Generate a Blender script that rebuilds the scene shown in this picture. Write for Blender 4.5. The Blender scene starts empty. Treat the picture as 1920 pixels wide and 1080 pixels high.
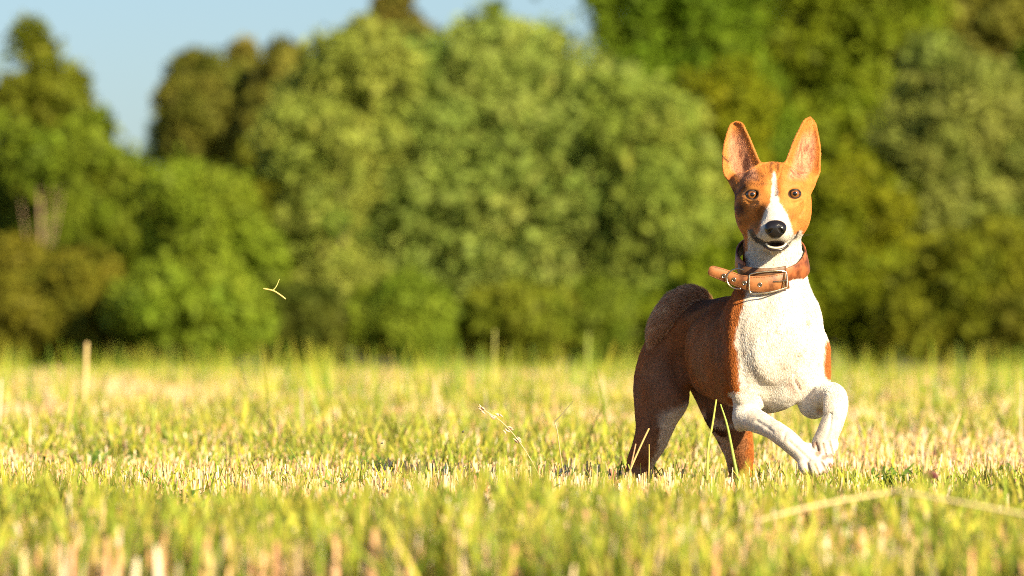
import bpy, math, random, os
import numpy as np
from mathutils import Vector, Matrix
random.seed(7); rng = np.random.default_rng(7)
sc = bpy.context.scene; COL = sc.collection
# ------------------------------------------------------------------ camera
D = 10.667; CAMH = 0.29; FPX = 200/36*1920; PITCH = math.atan(110/FPX)
cam = bpy.data.cameras.new('camera'); cam.lens = 200; cam.sensor_width = 36
cam.clip_start = 0.1; cam.clip_end = 3000
camo = bpy.data.objects.new('camera', cam); COL.objects.link(camo); sc.camera = camo
camo.location = (0, 0, CAMH); camo.rotation_euler = (math.pi/2+PITCH, 0, 0)
cam.dof.use_dof = True; cam.dof.focus_distance = D-0.09; cam.dof.aperture_fstop = 5.9
# ------------------------------------------------------------------ world, sun, exposure
SUN_AZ = math.radians(38); SUN_EL = math.radians(25)      # to the right of and behind the camera
sund = Vector((math.sin(SUN_AZ)*math.cos(SUN_EL), -math.cos(SUN_AZ)*math.cos(SUN_EL), math.sin(SUN_EL)))
w = bpy.data.worlds.new('World'); sc.world = w; w.use_nodes = True
nt = w.node_tree; bg = nt.nodes['Background']; sky = nt.nodes.new('ShaderNodeTexSky')
sky.sky_type = 'NISHITA'; sky.sun_disc = False; sky.sun_elevation = SUN_EL
sky.sun_rotation = math.atan2(sund.x, sund.y); sky.air_density = 0.88; sky.dust_density = 0.86; sky.ozone_density = 4.0
nt.links.new(sky.outputs[0], bg.inputs[0]); bg.inputs[1].default_value = 0.056
sl = bpy.data.lights.new('sun', 'SUN'); sl.energy = 5.0; sl.angle = math.radians(0.6); sl.color = (1.0, 0.82, 0.52)
so = bpy.data.objects.new('sun', sl); COL.objects.link(so); so.rotation_euler = sund.to_track_quat('Z', 'Y').to_euler()
sc.view_settings.view_transform = 'Standard'; sc.view_settings.look = 'None'; sc.view_settings.exposure = 1.18
sc.view_settings.gamma = 1; sc.view_settings.use_curve_mapping = False
sc.render.engine = 'CYCLES'; sc.cycles.use_denoising = False; sc.cycles.max_bounces = 8
sc.cycles.transparent_max_bounces = 8; sc.cycles.sample_clamp_indirect = 6
sc.cycles.filter_width = 1.0
PARTIAL = os.environ.get('PARTIAL', '')

# ------------------------------------------------------------------ helpers
cT, sT = math.cos(PITCH), math.sin(PITCH)
def W(px, py, dy=0.0, Y=None):
    """point seen at photo pixel (px,py) standing at distance D+dy (or Y)"""
    a, b = (px-960)/FPX, (540-py)/FPX
    yy = (D+dy) if Y is None else Y
    s = yy/(cT-b*sT)
    return np.array([a*s, yy, CAMH+s*(sT+b*cT)])
def proj(P):
    x, y, z = P[:, 0], P[:, 1], P[:, 2]-CAMH
    dep = y*cT+z*sT; up = -y*sT+z*cT
    return 960+FPX*x/dep, 540-FPX*up/dep
def groundW(px, Y): return np.array([(px-960)/FPX*Y, Y, 0.0])
def tag(o, label=None, cat=None, group=None, kind=None):
    if label: o['label'] = label
    if cat: o['category'] = cat
    if group: o['group'] = group
    if kind: o['kind'] = kind
    return o
def mesh_obj(name, V, F, mat, parent=None, smooth=True, col=None, at=None):
    V = np.asarray(V, dtype=np.float32); F = np.asarray(F, dtype=np.int32)
    me = bpy.data.meshes.new(name)
    n, m = F.shape
    me.vertices.add(len(V)); me.vertices.foreach_set('co', V.ravel())
    me.loops.add(n*m); me.loops.foreach_set('vertex_index', F.ravel())
    me.polygons.add(n); me.polygons.foreach_set('loop_start', np.arange(0, n*m, m, dtype=np.int32))
    me.polygons.foreach_set('loop_total', np.full(n, m, dtype=np.int32))
    me.polygons.foreach_set('use_smooth', np.full(n, smooth, dtype=bool))
    me.update(calc_edges=True)
    if col is not None:
        a = me.color_attributes.new('col', 'FLOAT_COLOR', 'POINT')
        c = np.ones((len(V), 4), dtype=np.float32); c[:, :3] = col; a.data.foreach_set('color', c.ravel())
    me.materials.append(mat)
    o = bpy.data.objects.new(name, me); COL.objects.link(o)
    if parent is not None:
        o.parent = parent; o.matrix_parent_inverse = parent.matrix_world.inverted()
        o.matrix_parent_inverse = Matrix.Translation(-Vector(parent.location))
    return o
def empty(name, loc):
    o = bpy.data.objects.new(name, None); COL.objects.link(o); o.location = loc; o.empty_display_size = .1
    return o
def nodes(name):
    m = bpy.data.materials.new(name); m.use_nodes = True; t = m.node_tree
    return m, t, t.nodes['Principled BSDF']
def simple(name, c, rough=.6, metal=0., spec=.5, coat=0., bump=0., bscale=300.):
    m, t, p = nodes(name)
    p.inputs['Base Color'].default_value = (*c, 1); p.inputs['Roughness'].default_value = rough
    p.inputs['Metallic'].default_value = metal; p.inputs['Specular IOR Level'].default_value = spec
    p.inputs['Coat Weight'].default_value = coat
    if bump:
        g = t.nodes.new('ShaderNodeTexNoise'); g.inputs['Scale'].default_value = bscale
        b = t.nodes.new('ShaderNodeBump'); b.inputs['Strength'].default_value = bump; b.inputs['Distance'].default_value = .001
        tc = t.nodes.new('ShaderNodeTexCoord'); t.links.new(tc.outputs['Object'], g.inputs['Vector'])
        t.links.new(g.outputs[0], b.inputs['Height']); t.links.new(b.outputs[0], p.inputs['Normal'])
    return m
def attr_mat(name, rough=.6, spec=.3, trans=0., attr='col', sheen=0., vary=0., vscale=5.):
    m, t, p = nodes(name)
    a = t.nodes.new('ShaderNodeAttribute'); a.attribute_name = attr; src = a.outputs['Color']
    if vary:
        tc = t.nodes.new('ShaderNodeTexCoord'); g = t.nodes.new('ShaderNodeTexNoise'); g.inputs['Scale'].default_value = vscale
        t.links.new(tc.outputs['Object'], g.inputs['Vector'])
        mr = t.nodes.new('ShaderNodeMapRange'); mr.inputs[3].default_value = 1-vary; mr.inputs[4].default_value = 1+vary
        mr.inputs[1].default_value = .3; mr.inputs[2].default_value = .7
        t.links.new(g.outputs[0], mr.inputs[0])
        vm = t.nodes.new('ShaderNodeVectorMath'); vm.operation = 'SCALE'
        t.links.new(src, vm.inputs[0]); t.links.new(mr.outputs[0], vm.inputs['Scale']); src = vm.outputs[0]
    t.links.new(src, p.inputs['Base Color'])
    p.inputs['Roughness'].default_value = rough; p.inputs['Specular IOR Level'].default_value = spec
    if sheen: p.inputs['Sheen Weight'].default_value = sheen; p.inputs['Sheen Roughness'].default_value = .4
    if trans:
        tr = t.nodes.new('ShaderNodeBsdfTranslucent'); mx = t.nodes.new('ShaderNodeMixShader'); mx.inputs[0].default_value = trans
        t.links.new(src, tr.inputs[0]); t.links.new(p.outputs[0], mx.inputs[1]); t.links.new(tr.outputs[0], mx.inputs[2])
        t.links.new(mx.outputs[0], t.nodes['Material Output'].inputs[0])
    return m
_perm = rng.random((64, 64, 64)).astype(np.float32)
def vnoise(P, s):
    Q = np.asarray(P)*s+1000.; i = np.floor(Q).astype(int); f = Q-i; f = f*f*(3-2*f); r = 0
    for dx in (0, 1):
        for dy in (0, 1):
            for dz in (0, 1):
                wgt = (f[:, 0] if dx else 1-f[:, 0])*(f[:, 1] if dy else 1-f[:, 1])*(f[:, 2] if dz else 1-f[:, 2])
                r = r+wgt*_perm[(i[:, 0]+dx) % 64, (i[:, 1]+dy) % 64, (i[:, 2]+dz) % 64]
    return r
def sstep(a, b, x):
    t = np.clip((x-a)/(b-a), 0, 1); return t*t*(3-2*t)
def spline(pts, n):
    """Catmull-Rom through rows of pts"""
    P = np.asarray(pts, float); P = np.vstack([2*P[0]-P[1], P, 2*P[-1]-P[-2]]); out = []
    for i in range(1, len(P)-2):
        for t in np.linspace(0, 1, n, endpoint=False):
            a, b, c, d = P[i-1], P[i], P[i+1], P[i+2]
            out.append(.5*((2*b)+(c-a)*t+(2*a-5*b+4*c-d)*t*t+(3*b-a-3*c+d)*t**3))
    out.append(P[-2]); return np.array(out)
def tube(P, R, seg=8, cap=True):
    """verts, quad faces of a tube along points P with radii R"""
    P = np.asarray(P, float); n = len(P); R = np.broadcast_to(R, n)
    T = np.gradient(P, axis=0); T /= np.linalg.norm(T, axis=1)[:, None]+1e-12
    ref = np.array([0, 0, 1.]) if abs(T[0, 2]) < .9 else np.array([1., 0, 0]); V = []
    u = np.cross(T[0], ref); u /= np.linalg.norm(u)
    for i in range(n):
        u = u-T[i]*u.dot(T[i]); u /= np.linalg.norm(u); v = np.cross(T[i], u)
        for k in range(seg):
            a = 2*math.pi*k/seg; V.append(P[i]+R[i]*(u*math.cos(a)+v*math.sin(a)))
    F = [(i*seg+k, i*seg+(k+1) % seg, (i+1)*seg+(k+1) % seg, (i+1)*seg+k) for i in range(n-1) for k in range(seg)]
    if cap:
        for base, p in ((0, P[0]), ((n-1)*seg, P[-1])):
            V.append(p); c = len(V)-1
            F += [(base+k, base+(k+1) % seg, c, c) if False else (base+k, base+(k+1) % seg, base+(k+2) % seg, c) for k in range(0, seg, 2)]
    return np.array(V), np.array(F)
def merge(lst):
    V = []; F = []; o = 0
    for v, f in lst: V.append(v); F.append(np.asarray(f)+o); o += len(v)
    return np.vstack(V), np.vstack(F)

# ------------------------------------------------------------------ signed-distance sculpting
class Field:
    def __init__(s, lo, hi, h):
        s.h = h; s.lo = np.array(lo, float)
        s.ax = [np.arange(lo[i], hi[i]+h, h).astype(np.float32) for i in range(3)]
        s.F = np.full([len(a) for a in s.ax], 0.5, np.float32)
    def box(s, lo, hi):
        sl = []
        for i in range(3):
            a = max(0, int((lo[i]-s.lo[i])/s.h)); b = min(len(s.ax[i]), int((hi[i]-s.lo[i])/s.h)+2)
            if b <= a: return None
            sl.append(slice(a, b))
        g = np.meshgrid(*[s.ax[i][sl[i]] for i in range(3)], indexing='ij', sparse=True)
        return tuple(sl), g
    def put(s, sl, d, k, op):
        a = s.F[sl]
        if op == 'add':
            h = np.maximum(k-np.abs(a-d), 0)/k; s.F[sl] = np.minimum(a, d)-h*h*k*.25
        else:
            d = -d; h = np.maximum(k-np.abs(a-d), 0)/k; s.F[sl] = np.maximum(a, d)+h*h*k*.25
    def ell(s, c, r, rot=None, k=.01, op='add'):
        c = np.asarray(c, float); r = np.broadcast_to(np.asarray(r, float), 3); R = np.eye(3) if rot is None else np.asarray(rot)   # rows = local axes
        e = np.sqrt(((R*r[:, None])**2).sum(0))+k+2*s.h
        bx = s.box(c-e, c+e)
        if bx is None: return
        sl, (X, Y, Z) = bx; X = X-c[0]; Y = Y-c[1]; Z = Z-c[2]
        q = [(X*R[i, 0]+Y*R[i, 1]+Z*R[i, 2])/r[i] for i in range(3)]
        k0 = np.sqrt(q[0]**2+q[1]**2+q[2]**2); k1 = np.sqrt((q[0]/r[0])**2+(q[1]/r[1])**2+(q[2]/r[2])**2)+1e-6
        s.put(sl, (k0*(k0-1)/k1).astype(np.float32), k, op)
    def tube(s, P, R, k=.01, op='add'):
        P = np.asarray(P, float); R = np.asarray(R, float); m = R.max()+k+2*s.h
        sl, (X, Y, Z) = s.box(P.min(0)-m, P.max(0)+m); d = None
        for i in range(len(P)-1):
            a, b = P[i], P[i+1]; ab = b-a; L = ab.dot(ab)+1e-12
            t = np.clip(((X-a[0])*ab[0]+(Y-a[1])*ab[1]+(Z-a[2])*ab[2])/L, 0, 1)
            dd = np.sqrt((X-a[0]-t*ab[0])**2+(Y-a[1]-t*ab[1])**2+(Z-a[2]-t*ab[2])**2)-(R[i]+t*(R[i+1]-R[i]))
            d = dd if d is None else np.minimum(d, dd)
        s.put(sl, d.astype(np.float32), k, op)
    def splat(s, pts, rad, k=.006):
        pts = np.asarray(pts); m = rad.max()+k+2*s.h; bx, g = s.box(pts.min(0)-m, pts.max(0)+m)
        off = [b.start for b in bx]; T = np.full([b.stop-b.start for b in bx], .5, np.float32)
        ax = [s.ax[i][bx[i]] for i in range(3)]; n = int(m/s.h)+1
        for p, r in zip(pts, rad):
            c = [int(round((p[i]-ax[i][0])/s.h)) for i in range(3)]
            ss = tuple(slice(max(0, c[i]-n), c[i]+n+1) for i in range(3))
            X = (ax[0][ss[0]]-p[0])[:, None, None]; Y = (ax[1][ss[1]]-p[1])[None, :, None]; Z = (ax[2][ss[2]]-p[2])[None, None]
            T[ss] = np.minimum(T[ss], np.sqrt(X*X+Y*Y+Z*Z)-r)
        s.put(bx, T, k, 'add')
    def sample(s, P):
        P = np.asarray(P); q = (P-s.lo)/s.h; i = np.clip(np.floor(q).astype(int), 0, np.array(s.F.shape)-2); f = q-i; r = 0
        for dx in (0, 1):
            for dy in (0, 1):
                for dz in (0, 1):
                    wg = (f[:, 0] if dx else 1-f[:, 0])*(f[:, 1] if dy else 1-f[:, 1])*(f[:, 2] if dz else 1-f[:, 2])
                    r = r+wg*s.F[i[:, 0]+dx, i[:, 1]+dy, i[:, 2]+dz]
        return r
    def hit(s, px, py, lo=-.30, hi=.2):
        """depth offset of the first surface met at a photo pixel"""
        ts = np.arange(lo, hi, .0008); P = np.array([W(px, py, t) for t in ts]); v = s.sample(P); i = np.argmax(v < 0)
        return ts[i] if v[i] < 0 else None
    def mesh(s):
        F = s.F; S = F < 0; nx, ny, nz = F.shape
        cnt = np.zeros((nx-1, ny-1, nz-1), np.uint8)
        cs = [(dx, dy, dz) for dx in (0, 1) for dy in (0, 1) for dz in (0, 1)]
        for dx, dy, dz in cs: cnt += S[dx:nx-1+dx, dy:ny-1+dy, dz:nz-1+dz]
        act = np.argwhere((cnt > 0) & (cnt < 8)); idx = np.full(cnt.shape, -1, np.int32)
        idx[act[:, 0], act[:, 1], act[:, 2]] = np.arange(len(act))
        vals = np.stack([F[act[:, 0]+d[0], act[:, 1]+d[1], act[:, 2]+d[2]] for d in cs], 1)
        acc = np.zeros((len(act), 3)); n = np.zeros(len(act))
        for a in range(8):
            for b in range(a+1, 8):
                if sum(abs(cs[a][i]-cs[b][i]) for i in range(3)) != 1: continue
                va, vb = vals[:, a], vals[:, b]; m = (va < 0) != (vb < 0)
                t = np.where(m, va/(va-vb+1e-20), 0)[:, None]
                acc += np.where(m[:, None], np.array(cs[a])+t*(np.array(cs[b])-np.array(cs[a])), 0); n += m
        V = s.lo+(act+acc/n[:, None])*s.h; Q = []
        for ax in range(3):
            o = [i for i in range(3) if i != ax]
            A = np.take(S, range(F.shape[ax]-1), ax); B = np.take(S, range(1, F.shape[ax]), ax)
            e = np.argwhere(A != B); e = e[(e[:, o[0]] > 0) & (e[:, o[1]] > 0) & (e[:, o[0]] < F.shape[o[0]]-1) & (e[:, o[1]] < F.shape[o[1]]-1)]
            inside = A[e[:, 0], e[:, 1], e[:, 2]]; q = []
            for u, v in ((0, 0), (1, 0), (1, 1), (0, 1)):
                c = e.copy(); c[:, o[0]] -= u; c[:, o[1]] -= v; q.append(idx[c[:, 0], c[:, 1], c[:, 2]])
            q = np.stack(q, 1); flip = inside if ax != 1 else ~inside
            q[~flip] = q[~flip][:, ::-1]; Q.append(q)
        return V, np.vstack(Q)
def laplace(V, F, it=2, lam=.5):
    E = np.vstack([F[:, [0, 1]], F[:, [1, 2]], F[:, [2, 3]], F[:, [3, 0]]]); E = np.vstack([E, E[:, ::-1]])
    n = np.bincount(E[:, 0], minlength=len(V))[:, None]
    for i in range(it):
        for l in (lam, -lam*1.04):
            A = np.stack([np.bincount(E[:, 0], V[E[:, 1], j], minlength=len(V)) for j in range(3)], 1)/np.maximum(n, 1); V = V+l*(A-V)
    return V

# ------------------------------------------------------------------ the dog
FW = np.array([.6, -.8, 0]); LT = np.array([.8, .6, 0]); UPV = np.array([0, 0, 1.])     # forward, left of the trunk
TR = np.array([FW, LT, UPV])
def tilt(R, axis, deg):
    a = math.radians(deg); M = Matrix.Rotation(a, 3, Vector(axis)); return (np.array(M) @ R.T).T
H = .0017
lo = W(1150, 960, -.26); hi = W(1610, 205, .38); lo[1] = D-.27; hi[1] = D+.40
lo[0] = min(W(1150, 700, .4)[0], W(1150, 700, -.26)[0]); hi[0] = max(hi[0], W(1610, 500, .0)[0]); lo[2] = -.005; hi[2] = W(1500, 205, 0)[2]
B = Field(lo, hi, H)
def E(px, py, dy, r, rot=TR, k=.02, op='add'): B.ell(W(px, py, dy), r, rot, k, op)
def TB(pts, k=.012, n=5, op='add'):
    q = spline([list(W(a, b, c))+[r] for a, b, c, r in pts], n); B.tube(q[:, :3], np.maximum(q[:, 3], .001), k, op)
# trunk
E(1394, 660, .070, (.140, .086, .104), tilt(TR, LT, 5), k=.02)
E(1453, 640, -.030, (.078, .073, .095), k=.04)           # fore chest
E(1440, 724, .000, (.085, .040, .050), k=.03)            # keel
E(1345, 622, .150, (.12, .046, .062), k=.025)             # loin
E(1288, 632, .225, (.080, .060, .066), k=.03)            # croup
E(1443, 597, -.02, (.072, .078, .062), k=.03)              # withers, shoulders
E(1396, 640, -.044, (.048, .026, .090), k=.014); E(1408, 625, -.070, (.030, .030, .070), k=.02); E(1388, 655, -.066, (.022, .026, .095), k=.012)           # right shoulder
E(1514, 640, -.005, (.038, .024, .075), k=.02)           # left shoulder
E(1440, 655, -.086, (.018, .030, .055), k=.03)           # pectorals
E(1492, 655, -.064, (.018, .030, .055), k=.03)
E(1466, 605, -.084, (.014, .022, .040), k=.03)
# neck
TB([(1447, 590, .0, .074), (1449, 548, -.015, .069), (1449, 505, -.025, .0575), (1448, 450, -.030, .053), (1448, 400, -.03, .045)], k=.03)
# right hind leg
TB([(1260, 655, .230, .048), (1248, 700, .215, .046), (1252, 745, .190, .040), (1240, 780, .190, .032), (1221, 825, .205, .030), (1201, 865, .235, .0250), (1192, 900, .225, .0180), (1192, 935, .20, .0145)], k=.02)
E(1232, 715, .205, (.042, .030, .075), tilt(TR, LT, -8), k=.02)
E(1212, 770, .215, (.026, .020, .075), tilt(TR, LT, -6), k=.02)
E(1197, 935, .175, (.034, .02, .013), k=.01)
# left hind leg
TB([(1320, 680, .265, .048), (1345, 730, .235, .045), (1362, 775, .215, .042), (1375, 810, .225, .034), (1385, 850, .255, .027), (1388, 885, .275, .022), (1385, 910, .262, .0165), (1384, 932, .25, .016)], k=.02)
E(1392, 935, .22, (.034, .02, .013), k=.01)
# belly tuck
E(1330, 696, .15, (.09, .036, .045), tilt(TR, LT, 14), k=.02)
CR = [(1322, 580), (1290, 606), (1271, 642), (1270, 680), (1280, 715), (1296, 742)]
q = spline(CR, 4); hs = [(a, b, B.hit(a, b, -.1, .38)) for a, b in q]; cp = [W(a, b, h-.006) for a, b, h in hs if h is not None]; B.tube(np.array(cp), np.interp(np.linspace(0, 1, len(cp)), [0, .3, .7, 1], [.006, .015, .018, .012]), .016, 'sub')
# right fore leg
TB([(1408, 660, -.045, .042), (1406, 715, -.045, .034), (1401, 757, -.04, .026), (1398, 784, -.045, .022)], k=.02)
E(1389, 797, -.028, (.012, .012, .012), k=.008); E(1521, 764, -.028, (.016, .016, .014), k=.010)
TB([(1398, 782, -.052, .0230), (1425, 793, -.085, .0205), (1453, 808, -.118, .0178), (1474, 823, -.135, .0192), (1496, 842, -.143, .0188), (1516, 859, -.150, .0205), (1528, 866, -.152, .0200)], k=.010)
for a, b, c, r in ((1512, 880, -.166, .0118), (1530, 884, -.174, .0128), (1545, 879, -.170, .0120), (1553, 866, -.156, .0100)):
    TB([(1514+(a-1530)*.3, 858+(b-875)*.3, -.150, .011), (a-4, b-8, c+.003, r*.98), (a, b, c, r*.93)], k=.0035)
TB([(1500, 838, -.135, .008), (1516, 836, -.142, .007)], k=.004)
# left fore leg
TB([(1515, 660, -.005, .040), (1520, 705, -.015, .036), (1525, 738, -.025, .030), (1528, 758, -.03, .024)], k=.022)
TB([(1527, 754, -.035, .0235), (1546, 742, -.065, .0225), (1563, 741, -.092, .0215), (1567, 761, -.115, .0235), (1562, 788, -.118, .0215), (1553, 812, -.120, .0212), (1545, 828, -.122, .0200)], k=.012)
for a, b, c, r in ((1532, 842, -.128, .0100), (1544, 849, -.137, .0110), (1556, 847, -.136, .0105), (1564, 838, -.128, .009)):
    TB([(1549+(a-1550)*.4, 822, -.122, .011), (a, b-8, c+.003, r*.97), (a, b, c, r*.93)], k=.0035)
# tail curled over the croup
TAIL = [(1295, 600, .24, .018), (1318, 582, .225, .018), (1312, 563, .205, .0165), (1292, 557, .190, .0190), (1265, 571, .18, .0205), (1244, 595, .178, .0192), (1228, 620, .180, .0132), (1222, 640, .185, .006)]
TB(TAIL, k=.006, n=6)
# head
HR = np.eye(3)
def EH(px, py, dy, r, k=.012, op='add', rot=HR): B.ell(W(px, py, dy), r, rot, k, op)
EH(1449, 366, -.045, (.059, .075, .058), k=.03)
EH(1449, 345, -.060, (.052, .050, .036), k=.02)
for s in (-1, 1):
    cx = 1449.5
    EH(cx+s*40, 384, -.058, (.0310, .046, .046), k=.02)           # cheek
    EH(cx+s*34, 412, -.062, (.0290, .040, .034), k=.02)           # masseter
    EH(cx+s*33, 350, -.096, (.0200, .017, .0105), k=.014)         # brow
    EH(cx+s*46, 374, -.098, (.013, .018, .010), k=.012)           # cheekbone
    EH(cx+s*19, 388, -.112, (.018, .028, .020), k=.02)
    EH(cx+2+s*17, 436, -.158, (.0165, .026, .0175), k=.012)       # lip pads
    EH(cx+s*29, 434, -.105, (.0145, .040, .0125), k=.014)         # lip corners
q = spline([list(W(a, b, c))+[r] for a, b, c, r in ((1450, 372, -.085, .036), (1451, 392, -.118, .0290), (1453, 412, -.152, .0232), (1454, 428, -.178, .0195))], 5)
B.tube(q[:, :3], q[:, 3], .02)
q = spline([list(W(a, b, c))+[r] for a, b, c, r in ((1449, 436, -.06, .034), (1452, 447, -.105, .027), (1454.5, 455, -.150, .0160))], 5)
B.tube(q[:, :3], q[:, 3], .014)
EH(1451, 350, -.124, (.005, .008, .024), k=.016, op='sub')         # furrow between the brows
for s in (-1, 1):
    hx, hy = 1451+s*27, 407; EH(hx, hy, B.hit(hx, hy)-.010, (.0075, .017, .018), k=.014, op='sub')
# eye sockets
EYES = [(1410, 365), (1490, 363.5)]; EYEPOS = []
for (ex, ey) in EYES:
    d0 = B.hit(ex, ey); EYEPOS.append(d0); EH(ex, ey, d0-.001, (.0112, .008, .0080), k=.005, op='sub')
# ears: curved sheets
def ear(rows, tip, depth, cup, side):
    R = spline([[*r[0], *r[1]] for r in rows]+[[*tip, *tip]], 14); n = len(R); pts = []; rad = []
    for i, r in enumerate(R):
        u = i/(n-1); c = cup*(1-u*.72)*(1-u**6); wid = math.hypot(r[2]-r[0], r[3]-r[1])
        m = max(3, int(wid*1.1))
        for v in np.linspace(-1, 1, m):
            x = r[0]+(r[2]-r[0])*(v+1)/2; y = r[1]+(r[3]-r[1])*(v+1)/2
            vv = v*side                    # +1 = outer edge
            dy = depth+.012*u-c*(vv*vv)*(.62 if vv < 0 else .75)+.012*vv*(1-u*.5)
            pts.append(W(x, y, dy)); rad.append(.0021+.0016*(1-u)*(1-abs(v)**3))
    B.splat(np.array(pts), np.array(rad), k=.008)
EARL = [((1376, 347), (1431, 315)), ((1359, 327), (1424, 304)), ((1356, 300), (1415, 284)), ((1358, 275), (1406, 262)), ((1363.5, 252), (1398, 245)), ((1370.5, 235), (1391.5, 233))]
EARR = [((1468, 315), (1522, 345)), ((1474, 304), (1535, 326)), ((1481, 286), (1537, 302)), ((1490, 262), (1537, 277)), ((1501.5, 239), (1532.5, 251)), ((1509, 226.5), (1528, 232))]
ear(EARL, (1381, 229.5), -.020, .030, -1); ear(EARR, (1519, 221.5), -.020, .030, 1)
E(1420, 330, -.030, (.020, .014, .012), HR, k=.012); E(1479, 330, -.030, (.020, .014, .012), HR, k=.012)
E(1388, 344, -.038, (.016, .020, .020), HR, k=.014); E(1511, 343, -.038, (.016, .020, .020), HR, k=.014)
# mouth: an open front and a groove back along the lips
MOUTH = [(1408, 434), (1412, 441), (1421, 451), (1434, 458), (1444, 460)], [(1466, 460), (1478, 457), (1487, 450), (1493, 442), (1496, 435)]
for half in MOUTH:
    q = spline(half, 6); pts = [W(a, b, (B.hit(a, b) or -.1)+.0005) for a, b in q]; B.tube(np.array(pts), np.full(len(pts), .0011), .002, 'sub')
mz = B.hit(1455, 452)
EH(1455, 458.5, mz+.006, (.0145, .014, .0045), k=.003, op='sub')
nose_d = B.hit(1454, 430)

for fx, fl in ((1437, 1), (1444, .8), (1459, .8), (1466, 1), (1430, .6)):       # wrinkles of the brow
    q = spline([(fx, 312), (fx+(1451-fx)*.15, 320), (fx+(1451-fx)*.35, 329+4*fl)], 5); B.tube(np.array([W(a, b, (B.hit(a, b) or -.1)+.0002) for a, b in q]), np.full(len(q), .0011*fl+.0002), .004, 'sub')
for pts in ([(1396, 352), (1388, 368), (1390, 388), (1400, 404)], [(1504, 352), (1511, 368), (1509, 388), (1500, 404)], [(1398, 376), (1408, 381), (1420, 380)], [(1481, 379), (1492, 380), (1502, 375)]):
    q = spline(pts, 5); B.tube(np.array([W(a, b, (B.hit(a, b) or -.1)+.0002) for a, b in q]), np.full(len(q), .0012), .005, 'sub')
for pts, rr_ in (([(1418, 789), (1436, 800), (1450, 810)], .0006), ([(1472, 812), (1470, 822)], .0006), ([(1480, 828), (1500, 846), (1516, 862)], .0010), ([(1536, 772), (1546, 779), (1556, 776)], .0014),
                 ([(1560, 775), (1556, 800), (1548, 824)], .0010), ([(1425, 742), (1436, 762), (1446, 778)], .0018), ([(1489, 700), (1492, 716), (1500, 732)], .0024)):
    q = spline(pts, 5); hs = [(a, b, B.hit(a, b)) for a, b in q]; B.tube(np.array([W(a, b, h+.0004) for a, b, h in hs if h is not None]), np.full(sum(h is not None for *_, h in hs), rr_*.45), .006, 'sub')
for (ax_, ay_), (bx_, by_) in (((1514, 868), (1522, 892)), ((1528, 870), (1538, 894)), ((1540, 866), (1551, 885)), ((1530, 830), (1537, 850)), ((1543, 832), (1550, 856)), ((1556, 828), (1562, 850))):
    q = [(ax_+(bx_-ax_)*t_, ay_+(by_-ay_)*t_) for t_ in np.linspace(0, 1, 6)]; B.tube(np.array([W(a, b, (B.hit(a, b) or -.15)+.0006) for a, b in q]), np.full(6, .0013), .003, 'sub')
Vb, Fb = B.mesh(); Vb = laplace(Vb, Fb, 2)
print('body verts', len(Vb))

def seg_dist(u, v, pts):
    d = np.full(len(u), 1e9); tt = np.zeros(len(u)); n = len(pts)-1
    for i in range(n):
        a = np.array(pts[i][:2], float); b = np.array(pts[i+1][:2], float); ab = b-a
        t = np.clip(((u-a[0])*ab[0]+(v-a[1])*ab[1])/(ab.dot(ab)), 0, 1)
        e = np.hypot(u-a[0]-t*ab[0], v-a[1]-t*ab[1]); m = e < d; d = np.where(m, e, d); tt = np.where(m, (i+t)/n, tt)
    return d, tt
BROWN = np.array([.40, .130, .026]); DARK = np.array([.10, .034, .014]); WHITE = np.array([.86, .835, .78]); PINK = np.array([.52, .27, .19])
RUST = np.array([.360, .185, .100]); BLACKC = np.array([.012, .009, .008])  # RUST is lightened to stand for fill light on the shaded flank
TQ = spline([list(W(a, b, c))+[r] for a, b, c, r in TAIL[1:]], 8)
def tail_mask(P):
    m = (P[:, 1] > D+.1) & (P[:, 2] > W(1219, 660, .17)[2]); k = np.zeros(len(P), bool); i = np.flatnonzero(m)
    if len(i):
        d = np.full(len(i), 1e9)
        for q in TQ: d = np.minimum(d, np.linalg.norm(P[i]-q[:3], axis=1)-q[3])
        k[i] = d < .0055
    return k
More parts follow.
